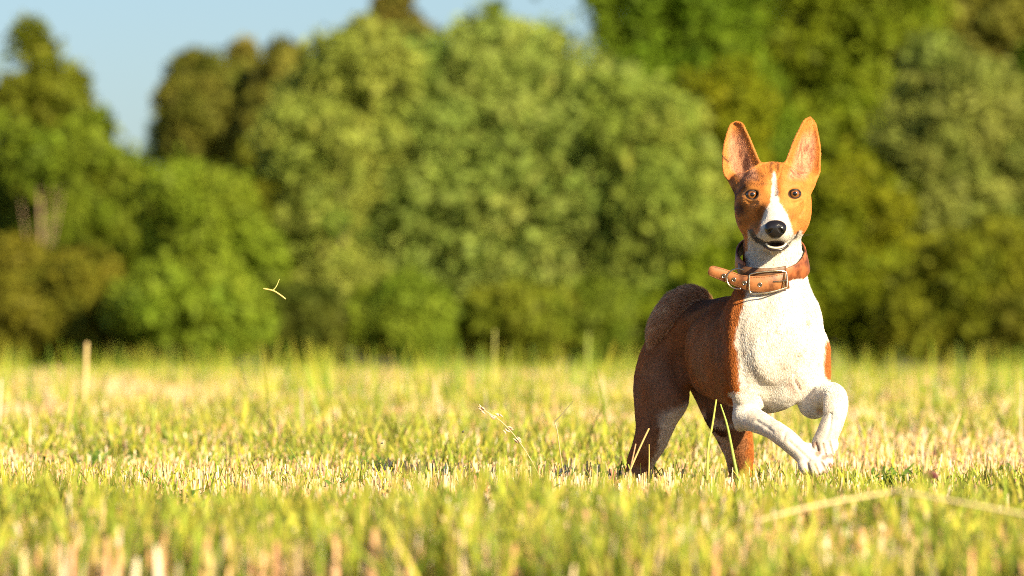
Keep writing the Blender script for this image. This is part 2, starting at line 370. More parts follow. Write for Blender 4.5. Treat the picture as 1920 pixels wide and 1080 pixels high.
def coat(P, N):
    u, v = proj(P); dy = P[:, 1]-D
    n1 = vnoise(P, 60)-.5; n2 = vnoise(P, 170)-.5; n3 = vnoise(P, 25)-.5; nl = vnoise(P*np.array([1, 1, .35]), 420)-.5
    un = u+n1*7+n2*5; vn = v+n3*6+n2*4
    def mix(c, t, m): return c*(1-m[:, None])+np.asarray(t)*m[:, None]
    head = (dy < .03) & (v < 470)
    # trunk: rust, darker saddle
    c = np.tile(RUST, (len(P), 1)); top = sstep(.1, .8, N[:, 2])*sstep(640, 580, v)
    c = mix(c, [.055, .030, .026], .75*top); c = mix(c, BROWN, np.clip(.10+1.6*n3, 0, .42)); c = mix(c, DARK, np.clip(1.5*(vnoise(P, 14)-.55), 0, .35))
    c = mix(c, BROWN*1.1, sstep(1354, 1366, un)*sstep(.06, .03, dy)); c = mix(c, BROWN*1.1, sstep(1396, 1406, un)*(v > 780)*(dy > .1))  # sunlit shoulder strip and far hind leg edge painted in orange brown
    # paler tail, lightened further in place of missing sunlight
    tl = tail_mask(P)
    c = np.where(tl[:, None], mix(mix(c, [.54, .31, .18], np.full(len(P), .9)), [.86, .68, .47], np.clip(.30+1.6*nl, 0, .75)*sstep(.2, -.5, N[:, 0]*.6+n1)), c)
    # white chest, forelegs, throat
    bl = np.interp(v, [470, 545, 565, 600, 640, 665, 700, 740, 765, 790], [1400, 1402, 1394, 1386, 1375, 1384, 1388, 1390, 1376, 1360])
    br = np.interp(v, [470, 600, 630, 650, 700, 712, 720], [1600, 1600, 1552, 1546, 1546, 1552, 1700])
    wc = sstep(-3, 3, un-bl)*sstep(3, -3, un-br)*sstep(.075, .035, dy+.02*n1)*(v > 436)
    wc = np.where(v < 560, wc*sstep(.02, -.01, dy), wc)
    leg = (v > 735) & (dy < .02) & (u > 1365); wc = np.maximum(wc, leg)
    belly = sstep(.1, .5, -N[:, 2])*sstep(-2, 3, vn-np.interp(u, [1290, 1320, 1345, 1375], [756, 757, 768, 760]))*(v < 800)*(dy < .2); wc = np.maximum(wc, belly*.85)
    Wc = mix(np.tile(WHITE, (len(P), 1)), [.70, .55, .40], np.clip(n3*1.0, 0, .25))
    for sx, sy, sr in ((1515, 606, 6), (1500, 664, 5), (1508, 656, 3), (1449, 646, 3), (1455, 620, 3), (1440, 627, 3), (1527, 618, 3), (1395, 660, 4), (1462, 560, 3), (1470, 690, 3)):
        Wc = mix(Wc, [.42, .30, .22], .55*sstep(sr+2, sr-2, np.hypot(u-sx+n2*4, v-sy)))
    Wc = mix(Wc, PINK, .35*sstep(26, 10, np.hypot(u-1492, v-722)))
    Wc = mix(Wc, PINK, .6*sstep(9, 4, np.hypot(u-1537, v-772)))
    Wc = mix(Wc, PINK*.8, .6*sstep(7, 3, np.hypot(u-1527, v-833)))
    for tx, ty in ((1513, 889), (1530, 893), (1545, 887), (1555, 872), (1533, 851), (1545, 858), (1557, 855)): Wc = mix(Wc, [.30, .16, .11], .75*sstep(7, 3, np.hypot(u-tx, v-ty)))
    c = c*(1-wc[:, None])+Wc*wc[:, None]
    for ga, gb in (((1514, 868), (1522, 892)), ((1528, 870), (1538, 894)), ((1540, 866), (1551, 885)), ((1530, 830), (1537, 850)), ((1543, 832), (1550, 856)), ((1556, 828), (1562, 850))):
        gd, _ = seg_dist(u, v, [ga, gb]); c = mix(c, [.34, .20, .15], .8*sstep(3.0, .8, gd)*(dy < -.05))
    # inner sides of the hind legs
    hr = (dy > .10) & (v > 745)
    pr = np.interp(v, [760, 780, 800, 830, 860, 880], [1262, 1247, 1240, 1234, 1224, 1218]); inR = sstep(-3, 4, un-pr)*sstep(770, 782, v+(u-1250)*.6)*(u < 1300)*hr; c = mix(c, [.82, .70, .58], inR*.85)
    spots = (vnoise(P, 48) > .56)
    inL = sstep(5, -5, un-np.interp(v, [770, 800, 830, 860, 900], [1338, 1356, 1368, 1372, 1368]))*(u > 1300)*hr*sstep(764, 776, v); c = mix(c, np.where((spots & (v < 830))[:, None], DARK, [.78, .60, .50]), inL*.85)
    # head
    h = np.tile(np.array([.72, .275, .055]), (len(P), 1)); h = mix(h, DARK, np.clip(.9*nl+.02, 0, .25))
    h = mix(h, [.62, .26, .065], .5*sstep(.2, -.3, n3*2))
    st = np.sin(u*.48+n1*7)*.5+.5; h = mix(h, DARK*.6, .8*st**2*sstep(16, 5, np.abs(u-1452))*sstep(333, 318, v)*sstep(300, 306, v))
    ck = sstep(1412, 1394, u)*sstep(330, 350, v)*sstep(430, 400, v); st = np.sin((v*.18+u*.10)+n1*5)*.5+.5
    h = mix(h, DARK*1.0, .9*ck*st**1.2); h = mix(h, DARK, .45*sstep(.52, .66, vnoise(P, 75))*sstep(1425, 1405, u)*sstep(340, 352, v)*sstep(436, 425, v))
    h = mix(h, DARK, .5*sstep(16, 4, np.abs(u-1427))*sstep(375, 388, v)*sstep(425, 405, v))  # shade along the left of the muzzle painted into the coat
    h = mix(h, DARK*1.2, .3*sstep(1446, 1430, u)*sstep(354, 344, v)*sstep(318, 328, v)*sstep(1372, 1384, u)); h = mix(h, DARK*1.2, .5*sstep(.42, .6, vnoise(P*np.array([1, 1, 3]), 90))*sstep(1448, 1430, u)*sstep(352, 342, v)*sstep(322, 330, v))
    h = mix(h, [.74, .33, .09], .55*sstep(24, 14, np.hypot((u-1410)*.9, v-372)))
    h = mix(h, [.78, .36, .10], .45*sstep(24, 14, np.hypot((u-1490)*.9, v-372)))
    hw = np.interp(v, [322, 330, 345, 365, 380, 392, 403, 415, 430, 442, 452], [0, 3, 4.2, 5.5, 9, 16, 22, 26, 29, 34, 48])
    cx = np.interp(v, [320, 430], [1450.5, 1455]); bz = sstep(2.5, -1.5, np.abs(u-cx+n2*3)-hw)*(v > 322)
    ml = np.interp(u, [1404, 1410, 1421, 1434, 1455, 1478, 1488, 1495, 1499], [431, 441, 451, 458, 460, 457, 450, 441, 431])
    bel = sstep(-1, 2, v-ml)*(u > 1402)*(u < 1503)*(v > 431); bel = np.maximum(bel, (v > 440)*(u > 1403)*(dy < -.02))
    h = mix(h, WHITE, np.maximum(bz, bel))
    h = mix(h, [.46, .36, .30], .45*sstep(13, 5, np.hypot((u-1455)*.5, v-472)))
    for half, wd in ((MOUTH[0], 4.6), (MOUTH[1], 1.2)):
        md, _ = seg_dist(u, v, half); h = mix(h, BLACKC, .95*sstep(wd+1.4, wd-1.2, md+n2*2)*(dy < -.05))
    md, _ = seg_dist(u, v, [(1434, 462), (1445, 467), (1455, 468.5), (1466, 467), (1476, 461)]); h = mix(h, BLACKC*2, .9*sstep(4, 1.8, md)*(dy < -.08))
    mo = sstep(1.08, .98, np.hypot((u-1455)/18, (v-458)/7))*(dy < -.08); h = mix(h, [.035, .014, .012], mo)
    for ex, ey in EYES:
        e = np.hypot((u-ex)/1.32, v-ey); h = mix(h, BLACKC*1.5, .95*sstep(10.4, 9.0, e)*(dy < -.05))
    # ears
    er = sstep(334, 318, v)*((u < 1426) | (u > 1474))
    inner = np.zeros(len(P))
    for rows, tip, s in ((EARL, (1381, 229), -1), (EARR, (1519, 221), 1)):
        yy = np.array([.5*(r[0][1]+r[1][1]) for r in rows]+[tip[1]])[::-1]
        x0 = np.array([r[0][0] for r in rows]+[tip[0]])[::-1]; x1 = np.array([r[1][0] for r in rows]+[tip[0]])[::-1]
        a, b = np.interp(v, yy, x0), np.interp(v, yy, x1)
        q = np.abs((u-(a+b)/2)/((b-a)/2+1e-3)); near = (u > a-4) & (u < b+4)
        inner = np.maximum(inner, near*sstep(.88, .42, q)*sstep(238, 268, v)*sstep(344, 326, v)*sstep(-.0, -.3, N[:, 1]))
    ev = vnoise(P*np.array([1, 1, .25]), 260)-.5
    h = mix(h, [.74, .40, .25], inner*.85); h = mix(h, [.24, .085, .05], np.clip(inner*(nl*2.4+ev*2.6), 0, .75))
    h = mix(h, [.10, .035, .03], .8*inner*sstep(1.15, .5, np.hypot((u-1399)/9, (v-314)/26))); h = mix(h, [.16, .06, .045], .5*inner*sstep(1.1, .4, np.hypot((u-1498)/6, (v-322)/16)))  # dark ear canals, with the shade of the ear cups painted in
    nd_, _ = seg_dist(u, v, [(1355, 294), (1365, 303)]); h = mix(h, DARK*.5, .9*sstep(2.4, 1, nd_)*(dy < .03))
    hm = sstep(.035, .02, dy)*sstep(474, 468, v+0*u)
    nk = (v > 425) & (dy > -.045)      # neck behind the head keeps its own pattern
    hm = np.where(nk, 0, hm)
    c2 = c.copy(); nb = (v < 560) & (v > 380) & nk & (dy < .1); side = sstep(-4, 4, u-1402)*sstep(.03, .0, dy)
    c2 = np.where(nb[:, None], mix(np.tile(BROWN*.75, (len(P), 1)), WHITE, side), c2)
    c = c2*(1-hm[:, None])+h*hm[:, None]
    n5 = vnoise(P*np.array([1, 1, .5]), 230)-.5; c *= (1+.26*nl+.16*n2+.28*n5)[:, None]
    return np.clip(c*np.array([.90, .86, .84]), .005, .85)
def normals(V, F):
    n = np.cross(V[F[:, 2]]-V[F[:, 0]], V[F[:, 3]]-V[F[:, 1]]); N = np.zeros_like(V)
    for i in range(4):
        for j in range(3): N[:, j] += np.bincount(F[:, i], n[:, j], minlength=len(V))
    return N/(np.linalg.norm(N, axis=1)[:, None]+1e-12), n
Nb, fn = normals(Vb, Fb); ub_, vb_ = proj(Vb); lowf = ((Vb[:, 1] > D+.0) | (vb_ > 470))*1.
Vb = Vb+Nb*(lowf*((vnoise(Vb*np.array([1, 1, .5]), 38)-.5)*.0034+(vnoise(Vb*np.array([1, 1, .4]), 95)-.5)*.0012))[:, None]; Nb, fn = normals(Vb, Fb)
dog = empty('dog', (W(1400, 700, .05)[0], D+.05, 0))
tag(dog, 'rust and white short haired young dog with pricked ears bounding over the stubble', 'dog')
mcoat = attr_mat('coat', rough=.62, spec=.25, sheen=.08)
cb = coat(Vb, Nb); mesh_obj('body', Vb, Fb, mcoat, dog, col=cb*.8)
# short fur, combed along the body
def flow(P, N):
    u, v = proj(P); dy = P[:, 1]-D; T = np.tile(-FW*.8+np.array([0, 0, -.5]), (len(P), 1))
    T = np.where(((v > 560) & (dy < .0))[:, None], np.array([0, .1, -1.]), T)
    T = np.where((v > 700)[:, None] & (dy > .1)[:, None], np.array([-.1, .1, -1.]), T)
    hd = (dy < .03) & (v < 470); nz = W(1454, 430, -.2); T = np.where(hd[:, None], P-nz, T)
    er = (v < 322) & hd; T = np.where(er[:, None], np.array([0, 0, 1.]), T)
    fl = (v > 770) & (dy < .0) & (u < 1560) & (u > 1400); T = np.where(fl[:, None], np.array([.7, -.5, -.5]), T)
    td, tt = seg_dist(u, v, TAIL[2:]); tl = tail_mask(P)
    tp = np.array([W(*t[:3]) for t in TAIL[2:]]); g = np.gradient(tp, axis=0); k = np.clip(tt*(len(tp)-1), 0, len(tp)-1.001).astype(int)
    T = np.where(tl[:, None], g[k]/np.linalg.norm(g[k], axis=1)[:, None], T)
    T = T/np.linalg.norm(T, axis=1)[:, None]; T = T-N*(T*N).sum(1)[:, None]; T /= np.linalg.norm(T, axis=1)[:, None]+1e-6
    L = np.full(len(P), .0052); L = np.where(hd, .0026, L); L = np.where(hd & (dy < -.12), .0018, L); L = np.where((v > 690) & (dy < 0), L*np.interp(v, [690, 790], [1, .3]), L); L = np.where(tl, .015, L); L = np.where((v > 835) & (dy < 0), .0012, L)
    dark = sstep(16, 12, np.hypot(u-EYES[0][0], v-EYES[0][1]))+sstep(16, 12, np.hypot(u-EYES[1][0], v-EYES[1][1]))
    L = np.where((dark > 0) & hd, 0, L); L = np.where(hd & (np.hypot((u-1454)/1.15, v-430) < 20) & (dy < -.12), 0, L)
    
    for half, wd in ((MOUTH[0], 4.0), (MOUTH[1], 1.8)):
        md, _ = seg_dist(u, v, half); L = np.where(hd & (md < wd), 0, L)
    L = np.where(hd & (np.hypot((u-1455)/22, (v-459)/9) < 1), 0, L)
    return T, L, tl
if 'nofur' not in PARTIAL:
    ar = .5*np.linalg.norm(fn, axis=1); NH = 420000
    fi = rng.choice(len(Fb), NH, p=ar/ar.sum()); a, b = rng.random((2, NH, 1)); q = Fb[fi]
    P = (Vb[q[:, 0]]*(1-a)+Vb[q[:, 1]]*a)*(1-b)+(Vb[q[:, 3]]*(1-a)+Vb[q[:, 2]]*a)*b
    N = Nb[q].mean(1); N /= np.linalg.norm(N, axis=1)[:, None]+1e-9
    T, L, tl = flow(P, N); ok = (L > 0) & (P[:, 2] > .01); P, N, T, L, tl = P[ok], N[ok], T[ok], L[ok], tl[ok]
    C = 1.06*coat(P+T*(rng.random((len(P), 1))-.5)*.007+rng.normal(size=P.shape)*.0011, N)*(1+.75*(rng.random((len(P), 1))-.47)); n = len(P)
    L = L*(.7+.6*rng.random(n)); J = rng.normal(size=(n, 3))*.09; lift = np.where(tl, .40, .17)[:, None]
    dr = T+J+N*lift; dr /= np.linalg.norm(dr, axis=1)[:, None]
    pts = np.stack([P-N*.0006, P+dr*L[:, None]*.5, P+(dr*1.0-N*.10)*L[:, None]], 1)
    hc = bpy.data.hair_curves.new('fur'); hc.add_curves([3]*n)
    hc.attributes['position'].data.foreach_set('vector', pts.astype(np.float32).ravel())
    ra = hc.attributes.get('radius') or hc.attributes.new('radius', 'FLOAT', 'POINT')
    ra.data.foreach_set('value', np.tile(np.array([.00024, .00019, .00003], np.float32), n))
    ca = hc.attributes.new('col', 'FLOAT_COLOR', 'CURVE'); cc = np.ones((n, 4), np.float32); cc[:, :3] = np.clip(C, 0, .9); ca.data.foreach_set('color', cc.ravel())
    hc.materials.append(attr_mat('fur', rough=.5, spec=.25))
    fo = bpy.data.objects.new('fur', hc); COL.objects.link(fo); fo.parent = dog; fo.matrix_parent_inverse = Matrix.Translation(-dog.location)
# eyes
def uvs(r, c, n=24, m=16):
    r = np.broadcast_to(np.asarray(r, float), 3)
    V = [[r[0]*math.sin(t)*math.cos(p), -r[1]*math.cos(t), r[2]*math.sin(t)*math.sin(p)] for t in np.linspace(0.001, math.pi-.001, m) for p in np.linspace(0, 2*math.pi, n, endpoint=False)]
    F = [(i*n+k, i*n+(k+1) % n, (i+1)*n+(k+1) % n, (i+1)*n+k) for i in range(m-1) for k in range(n)]
    return np.array(V)+np.asarray(c), np.array(F)
m, t, p = nodes('eye'); tc = t.nodes.new('ShaderNodeAttribute'); tc.attribute_name = 'col'
t.links.new(tc.outputs['Color'], p.inputs['Base Color']); p.inputs['Roughness'].default_value = .08; p.inputs['Coat Weight'].default_value = 1.0; p.inputs['Coat Roughness'].default_value = .03
meye = m
for (ex, ey), d0 in zip(EYES, EYEPOS):
    c = W(ex, ey, d0+.0102); V, F = uvs(.0118, c, 32, 40)
    r = np.hypot(V[:, 0]-c[0], V[:, 2]-c[2])*1000*(1+0*V[:, 0]); fr = V[:, 1] < c[1]
    col = np.tile([.030, .014, .008], (len(V), 1)); ir = np.array([.25, .092, .022])
    mk = sstep(8.3, 7.1, r); col = col*(1-mk[:, None])+ir*mk[:, None]*(.7+.6*rng.random((len(V), 1)))
    mk = sstep(4.6, 3.7, r); col = col*(1-mk[:, None])+np.array([.004, .003, .003])*mk[:, None]
    eb = mesh_obj('eye', V, F, meye, dog, col=np.where(fr[:, None], col, .01))
    # dark almond eyelid rim
    ring = []
    for a in np.linspace(0, 2*math.pi, 28):
        x = ex+11.4*math.cos(a); y = ey+.5-7.9*math.sin(a)*(1.0 if math.sin(a) > 0 else .9)-1.2*math.cos(a)*(1 if ex > 1450 else -1)
        rr = math.hypot(x-ex, y-ey)/1000; dz = c[1]-D-math.sqrt(max(.0118**2-rr*rr, 0))-.0002
        ring.append(W(x, y, dz))
    V, F = tube(spline(ring, 2), np.array([.0007+.0009*max(0., math.sin(2*math.pi*i/54))**.7 for i in range(len(spline(ring, 2)))]), 8, cap=False); lid = mesh_obj('eyelid', V, F, simple('eyelid', (.02, .013, .011), .55), dog)
# nose leather
nd = nose_d-.004; nf = Field(W(1422, 462, nd-.03)-.0, W(1486, 400, nd+.03), .0007)
nf.ell(W(1454, 426, nd+.008), (.0203, .013, .0134), k=.004); nf.ell(W(1454, 437, nd+.008), (.0125, .011, .0115), k=.008)
for s in (-1, 1):
    nf.ell(W(1454+s*10.5, 430, nd+.006), (.0085, .011, .0095), k=.004)
    nf.tube(np.array([W(1454+s*7.5, 430, nd-.008), W(1454+s*10.5, 433, nd-.004), W(1454+s*15.5, 437, nd+.004)]), np.array([.0034, .0030, .0016]), .002, 'sub')
nf.tube(np.array([W(1454, 434, nd-.007), W(1454, 448, nd-.004)]), np.array([.0008, .0008]), .0015, 'sub')
V, F = nf.mesh(); mesh_obj('nose', laplace(V, F, 1), F, simple('nose_leather', (.012, .010, .011), .2, spec=.7, bump=.3, bscale=700), dog)
# lower lip with teeth, whiskers, claws
pts = spline([W(1437, 457.5, mz+.006), W(1441, 462, mz-.001), W(1448, 464.2, mz-.004), (W(1455, 464.8, mz-.005)), W(1463, 464, mz-.004), W(1470, 461, mz-.001), W(1474, 456.5, mz+.006)], 6)
mesh_obj('lower_teeth', *tube(pts, .0021, 8), simple('teeth', (.72, .66, .52), .25, bump=.5, bscale=260), dog)
pts = spline([W(1434, 461, mz+.006), W(1443, 467, mz-.001), W(1455, 469.2, mz-.004), W(1467, 467, mz-.001), W(1477, 460.5, mz+.006)], 6)
mesh_obj('lower_lip', *tube(pts, .0026, 8), simple('lip', (.03, .02, .02), .3, coat=.4), dog)
mwh = simple('whisker', (.05, .035, .03), .4)
for s in (-1, 1):
    for k in range(5):
        x0, y0 = 1454+s*(20+k*2.5), 433+k*4; d0 = (B.hit(x0, y0) or -.14)
        q = spline([W(x0, y0, d0+.001), W(x0+s*16, y0+2-k*1.5, d0-.002), W(x0+s*(34+k*2), y0+6-k*4, d0+.012)], 5)
        mesh_obj('whisker', *tube(q, np.linspace(.00022, .00005, len(q)), 4, cap=False), mwh, dog)
for tx, ty, td in ((1513, 890, -.176), (1531, 895, -.183), (1546, 889, -.179), (1557, 874, -.166), (1532, 852, -.137), (1544, 860, -.146), (1557, 858, -.145)):
    q = spline([W(tx-1, ty-5, td+.006), W(tx, ty-1, td-.001), W(tx+1.5, ty+3, td+.000)], 4)
    mesh_obj('claw', *tube(q, np.linspace(.0028, .0009, len(q)), 8), simple('claw', (.30, .17, .12), .35), dog)

# ------------------------------------------------------------------ collar
def leather(name, c):
    m, t, p = nodes(name); tc = t.nodes.new('ShaderNodeTexCoord'); g = t.nodes.new('ShaderNodeTexNoise'); g.inputs['Scale'].default_value = 55; g.inputs['Detail'].default_value = 6
    t.links.new(tc.outputs['Object'], g.inputs['Vector']); r = t.nodes.new('ShaderNodeValToRGB')
    r.color_ramp.elements[0].position = .34; r.color_ramp.elements[0].color = (c[0]*.35, c[1]*.3, c[2]*.3, 1)
    r.color_ramp.elements[1].position = .58; r.color_ramp.elements[1].color = (*c, 1)
    t.links.new(g.outputs[0], r.inputs[0]); t.links.new(r.outputs[0], p.inputs['Base Color']); p.inputs['Roughness'].default_value = .5
    g2 = t.nodes.new('ShaderNodeTexNoise'); g2.inputs['Scale'].default_value = 700; b = t.nodes.new('ShaderNodeBump'); b.inputs['Strength'].default_value = .4; b.inputs['Distance'].default_value = .0006
    t.links.new(tc.outputs['Object'], g2.inputs['Vector']); t.links.new(g2.outputs[0], b.inputs['Height']); t.links.new(b.outputs[0], p.inputs['Normal'])
    return m
mle = leather('leather', (.40, .125, .042)); mwf = leather('worn_leather', (.40, .155, .055)); mli = simple('leather_lining', (.045, .03, .025), .7)
mst = simple('metal', (.72, .63, .46), .22, metal=1.0, bump=.3, bscale=200)
CC = W(1447, 485, -.025); colr = empty('collar', CC - np.array([0, 0, .0]))
tag(colr, 'wide worn brown leather buckle collar hanging loose around the dog neck', 'collar')
ax0 = np.array([.02, -.50, .86]); ax0 /= np.linalg.norm(ax0)
def strap(cen, up, half, th, n_out):
    """strap solid: centre points, unit width vectors, outward normals"""
    V = []; F = []; n = len(cen)
    prof = [(-1, 0), (-.94, 1), (.94, 1), (1, 0), (.94, -1), (-.94, -1)]
    for i in range(n):
        for a, b in prof: V.append(cen[i]+up[i]*half[i]*a+n_out[i]*th*.5*b)
    m = len(prof)
    for i in range(n-1):
        for k in range(m): F.append((i*m+k, i*m+(k+1) % m, (i+1)*m+(k+1) % m, (i+1)*m+k))
    for b in (0, (n-1)*m): F.append((b, b+1, b+2, b+3)); F.append((b, b+3, b+4, b+5))
    return np.array(V), np.array(F)
# ring in the collar's own plane
RX, RY = .0665, .073
e1 = np.array([1., 0, 0]); e2 = np.cross(ax0, e1); e2 /= np.linalg.norm(e2)   # e2 points away from the camera and up
def ring_pt(a): return CC+e1*RX*math.cos(a)+e2*RY*math.sin(a)
A = np.linspace(math.radians(-76), math.radians(218), 70)
cen = np.array([ring_pt(a) for a in A]); out = np.array([e1*math.cos(a)/RX+e2*math.sin(a)/RY for a in A]); out /= np.linalg.norm(out, axis=1)[:, None]
flare = .22; fl_ = np.interp(np.degrees(A), [-76, -20, 60, 218], [.05, -.30, -.1, 0])[:, None]; up = ax0[None]+out*fl_; up /= np.linalg.norm(up, axis=1)[:, None]; half = np.interp(np.degrees(A), [-76, -30, 20, 70, 218], [.0175, .0195, .0190, .016, .016])
V, F = strap(cen, up, half, .0032, out); mesh_obj('strap', V, F, mle, colr)
V, F = strap(cen-out*.0022, up, half*.96, .001, out); mesh_obj('lining', V, F, mli, colr)
# overlapping front tongue with the free end
fr = [(1478, 525, -.0985, 16.5), (1455, 530, -.1055, 16), (1430, 532.5, -.1085, 15.5), (1405, 531, -.108, 14), (1385, 526, -.104, 12.8), (1365, 518.5, -.100, 12), (1348, 512.5, -.099, 11.5), (1336, 508.5, -.099, 10.5), (1331, 507, -.099, 8.5), (1328.5, 506.2, -.099, 5.5)]
q = spline([[*W(a, b, c), h/1000] for a, b, c, h in fr], 5); cen = q[:, :3]; T = np.gradient(cen, axis=0); T /= np.linalg.norm(T, axis=1)[:, None]
up = np.tile(np.array([0, -.18, 1.]), (len(q), 1)); up -= T*(up*T).sum(1)[:, None]; up /= np.linalg.norm(up, axis=1)[:, None]; out = np.cross(T, up)
out *= np.sign(-out[:, 1])[:, None]
V, F = strap(cen, up, q[:, 3], .0034, out); mesh_obj('free_end', V, F, mwf, colr)
def onfront(px, lift=.0):        # point on the tongue at a photo column
    u, v = proj(cen); i = int(np.argmin(np.abs(u-px))); return cen[i]+out[i]*lift, up[i], T[i], out[i], q[i, 3]
for px in (1358, 1375, 1397, 1423):
    c, uu, tt_, oo, _ = onfront(px, .0019); c = c-uu*.001
    pts = [c+(uu*math.cos(a)+tt_*math.sin(a))*.0036 for a in np.linspace(0, 2*math.pi, 20)]
    e = mesh_obj('eyelet', *tube(pts, .0011, 6, cap=False), mst, colr)
    pts = [c+oo*-.0004, c+oo*.0003]; mesh_obj('hole', *tube(np.array(pts), .0029, 12), mli, e)
for off in (.86, -.86):          # stitched edges
    L = []
    for i in range(2, len(q)-8, 1):
        a = cen[i]+up[i]*q[i, 3]*off+out[i]*.0019; b = cen[i+1]+up[i+1]*q[i+1, 3]*off+out[i+1]*.0019; L.append(tube(np.array([a, a*.35+b*.65]), .0005, 4))
    V, F = merge(L); mesh_obj('stitching', V, F, simple('thread', (.62, .33, .14), .7), colr)
# the strap run behind the tongue from the left
bk = [(1385, 505, -.070, 13), (1386, 508, -.080, 14), (1392, 511, -.092, 15), (1415, 516, -.1035, 14.5), (1445, 516, -.103, 14), (1474, 512, -.096, 14)]
q2 = spline([[*W(a, b, c), h/1000] for a, b, c, h in bk], 5); c2 = q2[:, :3]; T2 = np.gradient(c2, axis=0); T2 /= np.linalg.norm(T2, axis=1)[:, None]
u2 = np.tile(np.array([0, -.35, 1.]), (len(q2), 1)); u2 -= T2*(u2*T2).sum(1)[:, None]; u2 /= np.linalg.norm(u2, axis=1)[:, None]; o2 = np.cross(T2, u2); o2 *= -np.sign(o2[:, 1:2])
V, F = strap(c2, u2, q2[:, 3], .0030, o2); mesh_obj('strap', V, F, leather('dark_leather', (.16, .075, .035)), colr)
# buckle frame and prong, ring
def loop(pts, r, name, n=5, parent=colr):
    return mesh_obj(name, *tube(spline(pts, n), r, 8, cap=False), mst, parent)
bf = [(1405, 516, -.1125), (1405, 540, -.1125), (1407, 549, -.1125), (1412, 550.5, -.113), (1440, 548.5, -.1125), (1472, 540, -.106), (1475.5, 535, -.105), (1475, 514, -.1035), (1471, 509, -.104), (1455, 508, -.108), (1425, 510.5, -.1115), (1409, 513.5, -.1125), (1405, 516, -.1125)]
bk_ = loop([W(*a) for a in bf], .0015, 'buckle', 3)
mesh_obj('prong', *tube(np.array([W(1475, 526, -.1065), W(1462, 527, -.1085), W(1450, 528, -.1095)]), .0013, 8), mst, bk_)
mesh_obj('buckle_bar', *tube(np.array([W(1470.5, 511, -.1055), W(1469.5, 540, -.1075)]), .0014, 8), mst, bk_)
rg = [(1364+20+21*math.cos(a)*1.0, 523-19*math.sin(a), -.110-.004*math.cos(a)) for a in np.linspace(math.radians(60), math.radians(285), 14)]
mesh_obj('ring', *tube(spline([W(*a) for a in rg], 3), .0013, 8), mst, colr)
# ------------------------------------------------------------------ ground
def fieldness(P):   # 0 straw .. 1 green
    return vnoise(P*np.array([1, .45, 1]), .9)*.55+vnoise(P*np.array([1, .6, 1]), 3.1)*.45
m, t, p = nodes('soil'); tc = t.nodes.new('ShaderNodeTexCoord'); g = t.nodes.new('ShaderNodeTexNoise'); g.inputs['Scale'].default_value = 14; g.inputs['Detail'].default_value = 8
r = t.nodes.new('ShaderNodeValToRGB'); r.color_ramp.elements[0].color = (.05, .042, .018, 1); r.color_ramp.elements[0].position = .35
r.color_ramp.elements[1].color = (.22, .19, .07, 1); r.color_ramp.elements[1].position = .62
t.links.new(tc.outputs['Object'], g.inputs['Vector']); t.links.new(g.outputs[0], r.inputs[0]); t.links.new(r.outputs[0], p.inputs['Base Color']); p.inputs['Roughness'].default_value = .95
gx = np.array([-600, -60, -12, 12, 60, 600.]); gy = np.array([-60, 0, 20, 60, 160, 1200.])
V = np.array([[x, y, 0] for y in gy for x in gx]); F = np.array([(j*6+i, j*6+i+1, (j+1)*6+i+1, (j+1)*6+i) for j in range(5) for i in range(5)])
tag(mesh_obj('ground', V, F, m), kind='structure')

# ------------------------------------------------------------------ grass
def blades(n, base, h, wd, lean, leanang, curve, face, col, tip=0.12, rows=4, tipcol=None):
    """ribbon blades: rows x 2 verts"""
    V = np.zeros((n, rows, 2, 3), np.float32); tdir = np.stack([np.cos(leanang), np.sin(leanang), np.zeros(n)], 1)
    side = np.stack([np.cos(face), np.sin(face), np.zeros(n)], 1)
    for i in range(rows):
        s = i/(rows-1); off = tdir*(h*(lean*s+curve*s*s))[:, None]; z = h*s*np.sqrt(np.maximum(1-(lean*s+curve*s*s)**2*.5, .2))
        c = base+off; c = c+np.stack([0*z, 0*z, z], 1); wv = wd*(1-(1-tip)*s**1.5)
        V[:, i, 0] = c-side*(wv/2)[:, None]; V[:, i, 1] = c+side*(wv/2)[:, None]
    b = (np.arange(n)*rows*2)[:, None, None]; r_ = np.arange(rows-1)[None, :, None]*2
    F = (b+r_+np.array([0, 1, 3, 2])[None, None]).reshape(-1, 4)
    C = np.repeat(col[:, None, None, :], rows, 1).repeat(2, 2).copy()
    if tipcol is not None:
        s = np.linspace(0, 1, rows)[None, :, None, None]**1.5; C = C*(1-s)+tipcol[:, None, None, :]*s
    return V.reshape(-1, 3), F, C.reshape(-1, 3)
def wedge(n, y0, y1, margin, power=1.0):
    y = y0+(y1-y0)*rng.random(n)**power; hw = y*.0905+margin; x = (rng.random(n)*2-1)*hw
    return np.stack([x, y, 0*x], 1)
PAL_STRAW = np.array([[.82, .49, .29], [.82, .59, .28], [.76, .40, .23], [.84, .64, .42], [.60, .42, .14], [.88, .70, .54]])
PAL_GREEN = np.array([[.34, .42, .030], [.20, .34, .025], [.46, .46, .040], [.07, .15, .015], [.55, .50, .06], [.26, .38, .035]])
